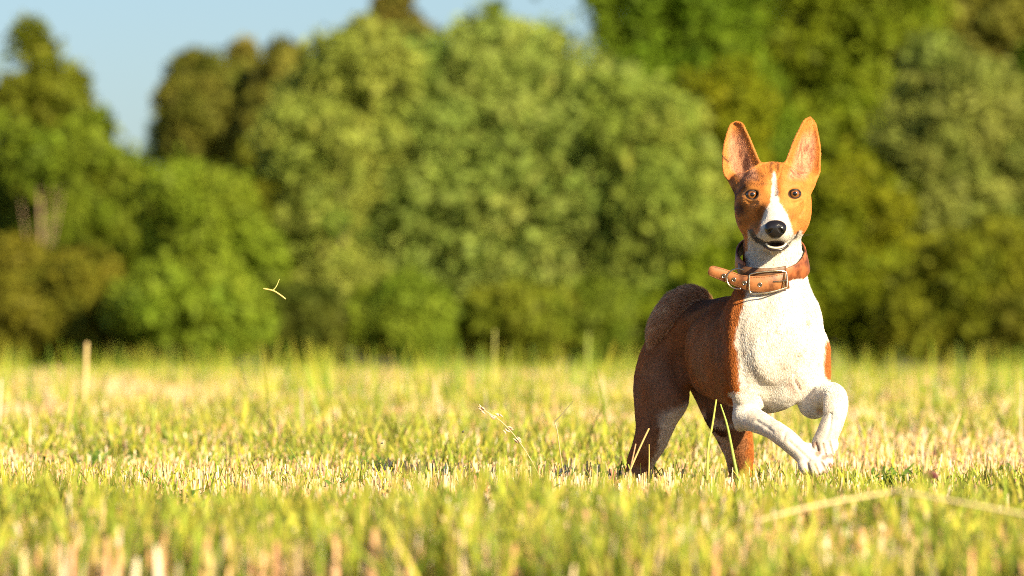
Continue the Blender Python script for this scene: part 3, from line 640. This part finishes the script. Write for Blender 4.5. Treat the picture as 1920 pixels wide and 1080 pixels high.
def grass_zone(n, y0, y1, margin, hscale, wscale, tall=.01, power=1.0):
    P = wedge(n, y0, y1, margin, power); g = fieldness(P)+rng.normal(size=n)*.10
    thin = vnoise(P, 5.5); keep = ~((thin < .36) & (rng.random(n) < .86)); P, g = P[keep], g[keep]; n = len(P)
    pg = sstep(.34, .62, g)*.56+.11+.24*sstep(9.8, 8.2, P[:, 1])-.10*sstep(12, 20, P[:, 1]); green = rng.random(n) < pg
    hv = vnoise(P, 2.2)+.9*(vnoise(P, 7.5)-.5)
    h = np.where(green, .024+.038*rng.random(n)**1.4+.034*hv, .020+.034*rng.random(n)+.008*hv)*(.70+.5*hv)
    tl = rng.random(n) < tall;  h = np.maximum(h, .008); h = np.where(tl, h*(1.6+1.6*rng.random(n)), h)*hscale; h = np.where((P[:, 1] > 8.8) & (P[:, 1] < 12.5), np.minimum(h, .042+.034*rng.random(n)**2), h)
    wd = np.where(green, .0026+.0030*rng.random(n), .0026+.0048*rng.random(n)**2)*wscale
    lean = np.abs(rng.normal(size=n))*np.where(green, .22, .15); flat = rng.random(n) < .07; lean = np.where(flat, 1.0+.4*rng.random(n), lean)
    lean = np.minimum(lean, 1.25); curve = np.where(green, .35*rng.random(n), 0)*(1-flat)
    face = rng.normal(size=n)*1.1
    ci = rng.integers(0, 6, n); c = np.where(green[:, None], PAL_GREEN[ci], PAL_STRAW[ci])*np.where(green[:, None], .42+.72*rng.random((n, 1)), .66+.5*rng.random((n, 1)))
    tipc = np.where(green[:, None], c*.75+np.array([.58, .50, .10])*.25, c*1.12)
    return blades(n, P, h, wd, lean, rng.random(n)*6.283, curve, face, c, tip=.45, tipcol=np.clip(tipc, 0, .9))
parts = [grass_zone(60000, 6.4, 9.6, .9, 1.28, 1.35, .0), grass_zone(135000, 9.5, 14, 1.1, 1.08, 1.05, .0008), grass_zone(120000, 13.6, 24, 1.5, 1.15, 1.6, .004),
         grass_zone(130000, 23, 66, 2.5, 1.0, 3.0, .0008)]
# taller tufts towards the field edge
n = 3600; k = 150; cx = wedge(k, 20, 60, 2, .9); P = np.repeat(cx, n//k, 0)+rng.normal(size=(n, 3))*[.12, .12, 0]
c = PAL_GREEN[rng.integers(0, 6, n)]*(.7+.3*rng.random((n, 1)))
parts.append(blades(n, P, .10+.24*rng.random(n)**1.3, .006+.005*rng.random(n), np.abs(rng.normal(size=n))*.15, rng.random(n)*6.28, .2*rng.random(n), rng.normal(size=n)*.6, c, tip=.2))
# rough band at the field edge
n = 26000; P = np.stack([(rng.random(n)*2-1)*10, 58+rng.random(n)*9, np.zeros(n)], 1)
c = PAL_GREEN[rng.integers(0, 6, n)]*(.55+.35*rng.random((n, 1)))
parts.append(blades(n, P, (.03+.09*rng.random(n)**2)*(.25+1.2*vnoise(P, .8)**2), .012+.010*rng.random(n), np.abs(rng.normal(size=n))*.2, rng.random(n)*6.28, .2*rng.random(n), rng.normal(size=n)*.6, c, tip=.2))
# broad-leaved weeds low in the sward
n = 5200; k = 240; cx = wedge(k, 7, 20, 1); cx[:26] = np.array([groundW(a, b) for a, b in ((600, 13.0), (570, 12.8), (640, 12.9), (690, 12.6), (660, 13.3), (110, 12.6), (80, 12.9), (140, 12.7), (330, 15.5), (350, 9.2), (380, 9.1), (1000, 8.7), (1040, 8.8), (700, 9.0), (730, 8.9), (120, 8.9), (860, 12.2), (1140, 11.8), (1500, 8.4), (1540, 8.4), (1850, 9.0), (1800, 12.5), (1880, 12.8), (450, 11.9), (480, 8.3), (960, 13.5))]); P = np.repeat(cx, 22, 0)[:n]; n = len(P); P = P+rng.normal(size=(n, 3))*[.03, .03, 0]
c = np.array([.10, .19, .028])*(.7+.6*rng.random((n, 1)))
parts.append(blades(n, P, .03+.035*rng.random(n), .012+.010*rng.random(n), .6+.5*rng.random(n), rng.random(n)*6.28, .1*rng.random(n), rng.random(n)*6.28, c, tip=.3))
o = 0; VV = []; FF = []; CC_ = []
for v_, f_, c_ in parts: VV.append(v_); FF.append(f_+o); CC_.append(c_); o += len(v_)
mgr = attr_mat('grass', rough=.55, spec=.25, trans=.16)
gr = mesh_obj('grass', np.vstack(VV), np.vstack(FF), mgr, smooth=False, col=np.vstack(CC_))
tag(gr, 'mown stubble of pale straw and yellow green grass covering the field', 'grass', kind='stuff')

# ------------------------------------------------------------------ single stalks that stand out
def stalk(name, pts, r0, r1, c, label, cat='grass stalk', group='single grass stalks in the field', n=8):
    q = spline([W(*a) if len(a) == 3 else W(a[0], a[1], 0, Y=a[3]) for a in pts], n)
    V, F = tube(q, np.linspace(r0, r1, len(q)), 6, cap=False)
    return tag(mesh_obj(name, V, F, simple(name+'_skin', c, .5)), label, cat, group), q
STR = (.66, .50, .22); GRN = (.34, .42, .06)
o1, q = stalk('grass_stalk', [(1018, 905, -.02), (985, 845, -.05), (945, 795, -.08), (897, 762, -.10)], .0011, .0007, (.70, .52, .30), 'dry straw stalk with a small seed head leaning left in mid field')
for s_ in (.48, .62, .80, .97):
    b = q[int(s_*(len(q)-1))]; sv = []
    for k in range(9):
        c = b+rng.normal(size=3)*[.004, .002, .0025]; a = np.array([-.7, 0, .6])+.7*(rng.random(3)-.5); a /= np.linalg.norm(a); sv.append(tube(np.array([c-a*.005, c, c+a*.005]), np.array([.0004, .0017, .0003]), 5, cap=False))
    mesh_obj('spikelet', *merge(sv), simple('seed', (.72, .52, .38), .7), o1)
o2, q = stalk('grass_stalk', [(1060, 905, .02), (1052, 860, .01), (1045, 810, .0), (1040, 791, .0)], .0013, .0012, (.50, .38, .20), 'thin dry stalk with a kinked top bent to the right')
q = spline([W(1040, 791, .0), W(1055, 775, .0), W(1075, 752, 0)], 5); mesh_obj('bent_top', *tube(q, np.linspace(.0017, .0006, len(q)), 6, cap=False), simple('dry_top', (.22, .20, .09), .6), o2)
stalk('grass_stalk', [(1326, 900, -.20), (1328, 840, -.20), (1336, 795, -.20), (1343, 749, -.20)], .0030, .0016, (.50, .52, .10), 'short yellow green stem rising in front of the dog belly')
stalk('grass_stalk', [(1392, 935, -.35), (1378, 870, -.33), (1364, 800, -.33), (1351, 758, -.33)], .0038, .0012, (.34, .46, .08), 'long green blade crossing the far hind leg of the dog')
stalk('grass_stalk', [(1172, 905, .0), (1187, 868, .0), (1205, 828, .0), (1217, 803, .0)], .0022, .0018, (.60, .42, .17), 'straw stub slanting right over the near hind leg')
stalk('grass_stalk', [(1178, 900, .05), (1184, 870, .05), (1192, 832, .05)], .0020, .0015, (.50, .30, .16), 'shorter straw stub just left of the slanting one at the hind leg')
stalk('grass_stalk', [(1216, 905, -.1), (1217, 870, -.1), (1217, 833, -.1)], .0014, .0007, (.72, .58, .16), 'upright golden blade right beside the near hind leg')
stalk('grass_stalk', [(925, 860, 0, 24), (925, 760, 0, 24), (926, 690, 0, 24), (928, 618, 0, 24)], .0060, .0032, (.50, .50, .13), 'tallest upright grass stem left of the dog reaching the trees')
stalk('grass_stalk', [(1100, 770, 0, 32), (1101, 700, 0, 32), (1103, 624, 0, 32)], .011, .005, (.36, .42, .09), 'blurred upright green stem halfway between the tallest stem and the dog')
stalk('grass_stalk', [(158, 800, 0, 21), (160, 720, 0, 21), (163, 642, 0, 21)], .008, .006, (.74, .56, .26), 'thick pale straw stub standing up at the far left')
stalk('grass_stalk', [(536, 830, .15), (552, 855, .13), (572, 892, .1)], .0006, .0012, (.20, .30, .05), 'thin dark green blade leaning in the left half of the field')
stalk('grass_stalk', [(1425, 975, 0, 7.0), (1530, 948, 0, 7.0), (1675, 922, 0, 7.0), (1700, 924, 0, 6.95), (1960, 972, 0, 6.85)], .0022, .0019, (.84, .68, .36), 'long bent straw lying across the blurred right foreground')
stalk('grass_stalk', [(820, 1034, 0, 7.1), (890, 1012, 0, 7.1), (975, 988, 0, 7.1)], .0022, .0018, (.62, .62, .32), 'pale stem lying slanted low in the centre foreground')
stalk('grass_stalk', [(-30, 984, 0, 7.4), (40, 990, 0, 7.4), (92, 1004, 0, 7.4)], .0030, .0024, (.78, .58, .36), 'pale straw lying at the lower left edge')
stalk('grass_stalk', [(1462, 1075, 0, 8.4), (1472, 1000, 0, 8.4), (1484, 925, 0, 8.4)], .0030, .0016, (.62, .52, .12), 'blurred golden blade standing in front of the long bent straw')
stalk('grass_stalk', [(790, 1010, 0, 8.9), (793, 960, 0, 8.9), (797, 915, 0, 8.9)], .0036, .0030, (.76, .46, .26), 'stout tan stub upright in the centre foreground')
# clover head, flying clipping, insects
cb_ = groundW(1745, 9.0); ct = W(1745, 895, 0, Y=9.0); clo = empty('clover_flower', cb_); tag(clo, 'small dull purple clover flower in the right foreground', 'flower')
mesh_obj('stem', *tube(np.array([cb_, (cb_+ct)/2+[.003, 0, 0], ct]), .0011, 6), simple('stem', GRN, .6), clo)
pl = []
for k in range(90):
    a = rng.normal(size=3); a[2] = abs(a[2])*.9-.2; a /= np.linalg.norm(a); pl.append(tube(np.array([ct+a*.003, ct+a*.008, ct+a*.0125]), np.array([.0008, .0016, .0004]), 5, cap=False))
mesh_obj('blossom', *merge(pl), simple('petal', (.26, .09, .10), .6), clo)
q = spline([W(494, 541, -.02), W(512, 545, -.02), (W(524, 552, -.02)), W(536, 561, -.02)], 6); clp = mesh_obj('grass_clipping', *tube(q, np.array([.0012]+[.0016]*(len(q)-2)+[.0008]), 6, cap=False), simple('clipping', (.72, .52, .17), .55))
tag(clp, 'forked dry grass clipping flying through the air before the trees', 'grass clipping')
q = spline([W(511, 545, -.02), W(518, 537, -.02), W(524, 523, -.018)], 5); mesh_obj('side_blade', *tube(q, np.linspace(.0013, .0006, len(q)), 6, cap=False), simple('clipping_tip', (.55, .50, .16), .55), clp)
mfl = simple('insect', (.03, .025, .02), .4)
for (px, py, lb) in ((868, 810, 'tiny dark fly hovering over the stubble left of the kinked stalk'), (716, 831, 'tiny dark fly low over the stubble left of the other fly')):
    c = W(px, py, -.03); V, F = uvs((.0028, .0014, .0013), c, 10, 8); f = tag(mesh_obj('fly', V, F, mfl), lb, 'fly', 'flies over the field')
    wv = np.array([c, c+[.003, .002, .0025], c+[.0005, .004, .003], c+[-.001, .002, .001], c+[.003, -.002, .0025], c+[.0005, -.004, .003], c+[-.001, -.002, .001]])
    mesh_obj('wings', wv, np.array([(0, 1, 2, 3), (0, 4, 5, 6)]), simple('wing', (.3, .3, .3), .2), f)

# ------------------------------------------------------------------ trees
mleaf = attr_mat('leaves', rough=.6, spec=.12, trans=.36); mbark = simple('bark', (.11, .08, .055), .9, bump=.8, bscale=30); mbirch = simple('birch_bark', (.36, .25, .16), .85, bump=.8, bscale=25)
def leafcloud(lobes, n, size, col, colvar=.25, droop=.0, shell=.55, hue=.09):
    """leaf faces scattered through the outer part of each lobe"""
    L = np.array(lobes); vol = (L[:, 3]*L[:, 4]+L[:, 3]*L[:, 5]); idx = rng.choice(len(L), n, p=vol/vol.sum()); l = L[idx]
    d = rng.normal(size=(n, 3)); d /= np.linalg.norm(d, axis=1)[:, None]; rr = shell+(1.06-shell)*rng.random(n)**.6+.5*rng.random(n)**4
    P = l[:, :3]+d*l[:, 3:6]*rr[:, None]; P += (vnoise(P, 2.2)-.5)[:, None]*.35*d*l[:, 3:4]
    keep = (vnoise(P, 3.1) > .30) | (rng.random(n) < .55); P, d, idx = P[keep], d[keep], idx[keep]; n = len(P); P[:, 2] = np.maximum(P[:, 2], .02)
    nn = d+rng.normal(size=(n, 3))*.75; nn /= np.linalg.norm(nn, axis=1)[:, None]
    a = np.cross(nn, rng.normal(size=(n, 3))+[0, 0, droop]); a /= np.linalg.norm(a, axis=1)[:, None]; b = np.cross(nn, a)
    s = size*(.6+.8*rng.random((n, 1))); V = np.stack([P-b*s, P+a*s*.42, P+b*s, P-a*s*.42], 1).reshape(-1, 3); F = np.arange(n*4).reshape(-1, 4)
    lv = rng.normal(size=(len(L), 1))*hue; c = np.array(col)*(1+colvar*rng.normal(size=(n, 1)))*(1+lv[idx]*np.array([1.2, .6, 1.0])); return V, F, np.repeat(np.clip(c, .006, .6), 4, 0)
def tree(name, label, cat, Y, px, ells, n, size, col, trunk=None, bark=None, lobe=.19, nl=60, group='trees and bushes along the field edge', cone=False, limbs=12, **kw):
    """ells: crown masses (px, py, rx, ry[, dY]) in photo pixels at distance Y"""
    s = Y/FPX; base = groundW(px, Y); root = empty(name, base); tag(root, label, cat, group); lobes = []
    tot = sum(e[2]*e[3] for e in ells)
    for e in ells:
        dY = e[4] if len(e) > 4 else 0; c = W(e[0], e[1], 0, Y=Y+dY); rx, rz = e[2]*s, e[3]*s; ry = min(rx, max(.8, rx*.8))
        m = max(8, int(1.5*nl*e[2]*e[3]/tot))
        for k in range(m):
            d = rng.normal(size=3); d /= np.linalg.norm(d); q = .62+.26*rng.random()
            lr = lobe*min(rx, rz)*(.65+.7*rng.random())+.10
            if cone:
                f = rng.random()**1.3; z = -1+2*f; w_ = (1-f)*.98+.02; p_ = c+np.array([d[0]*rx*w_*.85, d[1]*ry*w_*.85, z*rz]); lr = (.18+.55*(1-f))*rx*.42; lobes.append([*p_, lr*1.25, lr*1.25, lr*.7]); continue
            p_ = c+d*np.array([rx, ry, rz])*q; p_[2] = max(p_[2], .15); lobes.append([*p_, lr*1.1, lr*1.1, lr*.95])
        if not cone: lobes.append([*c, rx*.76, ry*.76, rz*.78])
    V, F, C = leafcloud(lobes, int(n*1.15), size, np.array(col)*1.08, **kw); mesh_obj('crown', V, F, mleaf, root, smooth=False, col=C)
    top = W(ells[0][0], ells[0][1], 0, Y=Y); r0 = trunk or .07; tv = []
    q = spline([base+[0, 0, -.1], base*.6+top*.4+[.05, 0, 0], top+[0, 0, .2 if not cone else ells[0][3]*s*.9]], 6); tv.append(tube(q, np.linspace(r0, r0*.3, len(q)), 8))
    for lb in random.sample(lobes, min(limbs, len(lobes))):
        f = random.uniform(.25, .8); st = q[int(f*(len(q)-1))]; e = np.array(lb[:3]); md = (st+e)/2+[0, 0, -.1]
        tv.append(tube(spline([st, md, e], 4), np.linspace(r0*.35, r0*.08, 9), 6))
    mesh_obj('trunk', *merge(tv), bark or mbark, root); return root
WIL = (.225, .290, .055); GRE = (.115, .185, .010); YEL = (.140, .190, .014); DK = (.050, .085, .012); BRN = (.150, .160, .022); OL = (.140, .165, .012); LIM = (.180, .245, .018)
T_ = tree
# main row
T_('willow_bush', 'big round pale green willow bush in the middle of the picture', 'bush', 70, 930, [(930, 330, 300, 290), (760, 330, 210, 250), (1130, 330, 200, 230), (930, 120, 180, 90), (900, 520, 330, 150)], 60000, .085, WIL, nl=300, lobe=.13)
T_('willow_bush', 'pale willow bush on the left flank of the big round one, dark hollow beneath', 'bush', 68.5, 640, [(620, 260, 120, 150), (680, 120, 110, 80), (590, 420, 80, 80), (640, 560, 90, 110)], 17000, .08, (.240, .290, .048), nl=60)
T_('willow_bush', 'green willow bush right of the big round one, behind the dog tail', 'bush', 69, 1230, [(1230, 420, 120, 200), (1200, 250, 110, 120), (1270, 590, 140, 90)], 18000, .08, (.22, .280, .042), nl=60)
T_('leafy_bush', 'yellow green bush sloping down left of the willows below the sky gap', 'bush', 67.5, 400, [(400, 440, 110, 130), (340, 400, 90, 90), (450, 530, 90, 110)], 17000, .08, LIM, nl=50)
T_('leafy_bush', 'bright green low bush under the yellow green one', 'bush', 66, 350, [(330, 580, 120, 90), (430, 600, 90, 70)], 12000, .08, (.17, .24, .018), nl=40)
T_('larch_tree', 'olive conifer with a thin spire top at the far left', 'tree', 72, 60, [(58, 345, 290, 305)], 38000, .075, OL, cone=True, nl=200, trunk=.10)
T_('larch_tree', 'faint smaller conifer tip behind the left spire', 'tree', 84, 140, [(140, 370, 190, 255)], 18000, .08, OL, cone=True, nl=140)
T_('leafy_tree', 'yellow olive tree right of the left conifer, sloping to the sky gap', 'tree', 70, 200, [(165, 300, 60, 90), (210, 380, 90, 130), (100, 440, 110, 120), (0, 320, 60, 130)], 34000, .08, YEL, nl=90)
T_('leafy_bush', 'olive bush at the bottom left corner of the tree line', 'bush', 67.5, 160, [(170, 580, 110, 100), (60, 600, 110, 80)], 14000, .08, (.165, .165, .015), nl=40)
T_('birch_tree', 'tree with a pale pinkish bare trunk standing at the far left', 'tree', 68.6, 70, [(72, 300, 70, 60)], 4500, .08, YEL, trunk=.034, bark=mbirch, nl=14, limbs=3)
T_('leafy_bush', 'dark green bush closing the left edge of the frame', 'bush', 74, -80, [(-80, 430, 110, 240)], 14000, .08, OL, nl=40)
# far row
T_('fir_tree', 'distant fir tinted blue for haze, seen in the sky gap', 'tree', 150, 285, [(283, 440, 40, 230)], 6000, .16, (.085, .14, .125), cone=True, nl=90, trunk=.15)  # bluish haze is painted into the needle colour
T_('pine_tree', 'brownish far pine with a rounded top right of the sky gap', 'tree', 105, 380, [(385, 215, 90, 115), (345, 380, 60, 150)], 22000, .12, BRN, nl=60, trunk=.14)
T_('pine_tree', 'far dark pine with the left one of two pointed tops', 'tree', 108, 455, [(450, 130, 38, 60), (450, 240, 75, 130)], 12000, .12, (.17, .17, .025), nl=40, trunk=.14)
T_('pine_tree', 'far dark pine with the right one of two pointed tops', 'tree', 104, 540, [(538, 130, 38, 60), (535, 240, 75, 130)], 12000, .12, (.17, .17, .025), nl=40, trunk=.14)
T_('leafy_tree', 'far tree filling the slope between the pointed pines and the willow', 'tree', 96, 600, [(590, 260, 90, 140), (520, 400, 110, 150)], 16000, .11, OL, nl=50)
T_('spruce_tree', 'dark spruce top poking above the willow at the upper centre', 'tree', 110, 735, [(738, 20, 36, 60), (740, 130, 80, 110)], 10000, .12, (.14, .13, .02), nl=40, trunk=.15)
T_('leafy_tree', 'tall green tree behind the top right of the round willow', 'tree', 88, 1010, [(905, 60, 60, 60), (1000, 190, 120, 160), (930, 400, 200, 200)], 18000, .10, LIM, nl=60)
T_('leafy_tree', 'tall dark green tree right above the dog ears', 'tree', 84, 1300, [(1200, 20, 120, 130), (1330, 0, 130, 150), (1330, 250, 160, 220), (1180, 250, 140, 220)], 38000, .09, GRE, nl=80, trunk=.12)
T_('leafy_tree', 'lighter round tree crown between the tall dark trees above the dog', 'tree', 78, 1350, [(1350, 240, 100, 130), (1370, 430, 120, 160)], 20000, .085, (.18, .21, .008), nl=60)
T_('leafy_tree', 'tall dark tree rising out of the frame right of the dog head', 'tree', 86, 1560, [(1500, 10, 160, 160), (1640, -10, 140, 150), (1580, 270, 170, 240)], 40000, .09, (.150, .200, .010), nl=80, trunk=.12)
T_('leafy_tree', 'brownish far tree at the upper right corner', 'tree', 95, 1800, [(1780, 0, 160, 140), (1920, 10, 140, 160), (1850, 220, 160, 220)], 32000, .10, (.165, .165, .022), nl=60, trunk=.12)
T_('willow_bush', 'pale green rounded willow at the right edge', 'bush', 72, 1800, [(1790, 240, 130, 160), (1880, 300, 110, 160), (1760, 420, 140, 150)], 32000, .085, (.20, .235, .045), nl=90)
T_('leafy_bush', 'green bush right behind the dog shoulder', 'bush', 71, 1600, [(1590, 430, 120, 140), (1520, 550, 120, 120), (1660, 560, 120, 110)], 26000, .08, (.16, .19, .008), nl=70)
T_('leafy_bush', 'dark green bush at the lower right of the tree line', 'bush', 68, 1840, [(1840, 540, 130, 120), (1740, 600, 100, 80)], 18000, .08, (.16, .18, .012), nl=50)
T_('leafy_bush', 'green bush between the dog back and the round willow', 'bush', 67, 1400, [(1390, 560, 110, 120), (1310, 590, 90, 90)], 16000, .08, (.17, .23, .010), nl=50)
T_('leafy_tree', 'tree past the right edge of the frame', 'tree', 76, 2010, [(2010, 250, 130, 260), (2020, 500, 130, 160)], 20000, .09, GRE, nl=60)
# dark low hedge at the field edge
for i, (px, py, rx, ry, lb) in enumerate(((560, 610, 90, 70, 'low dark bush in the hollow left of the round willow'), (760, 600, 110, 75, 'low green bush under the left part of the round willow'), (980, 605, 110, 70, 'low bush under the middle of the round willow'),
        (1150, 610, 100, 70, 'low bush just left of the dog tail'), (1920, 620, 110, 70, 'low bush at the right end of the field edge'), (240, 640, 110, 50, 'low brownish bush at the left end of the field edge'), (60, 555, 105, 105, 'low olive bush hiding the foot of the pale trunk'))):
    T_('low_bush', lb, 'bush', 66.5+i*.3, px, [(px, py, rx, ry)], 9000, .07, [(.08, .10, .012), (.15, .21, .016), (.17, .20, .016), (.14, .19, .016), (.14, .15, .014), (.15, .12, .018), (.16, .15, .014)][i], nl=26, trunk=.04)
# wood behind everything
n = 110; wl = []
for k in range(n):
    x = -28+56*k/(n-1); Y = 118+rng.random()*6; hgt = np.interp(x, [-28, -14, -7.5, -6.6, -4, 0, 14, 28], [8.0, 6.5, 2.4, 2.6, 3.6, 5.5, 8.0, 9.0])*(.85+.2*rng.random()); wl.append([x, Y, hgt*.5, 1.1, 1.0, hgt*.55])
V, F, C = leafcloud(wl, 100000, .17, (.055, .085, .018), shell=.3)
tag(mesh_obj('woodland', V, F, mleaf, smooth=False, col=C), 'dim green wood closing the gaps behind the tree line', 'woodland', kind='stuff')
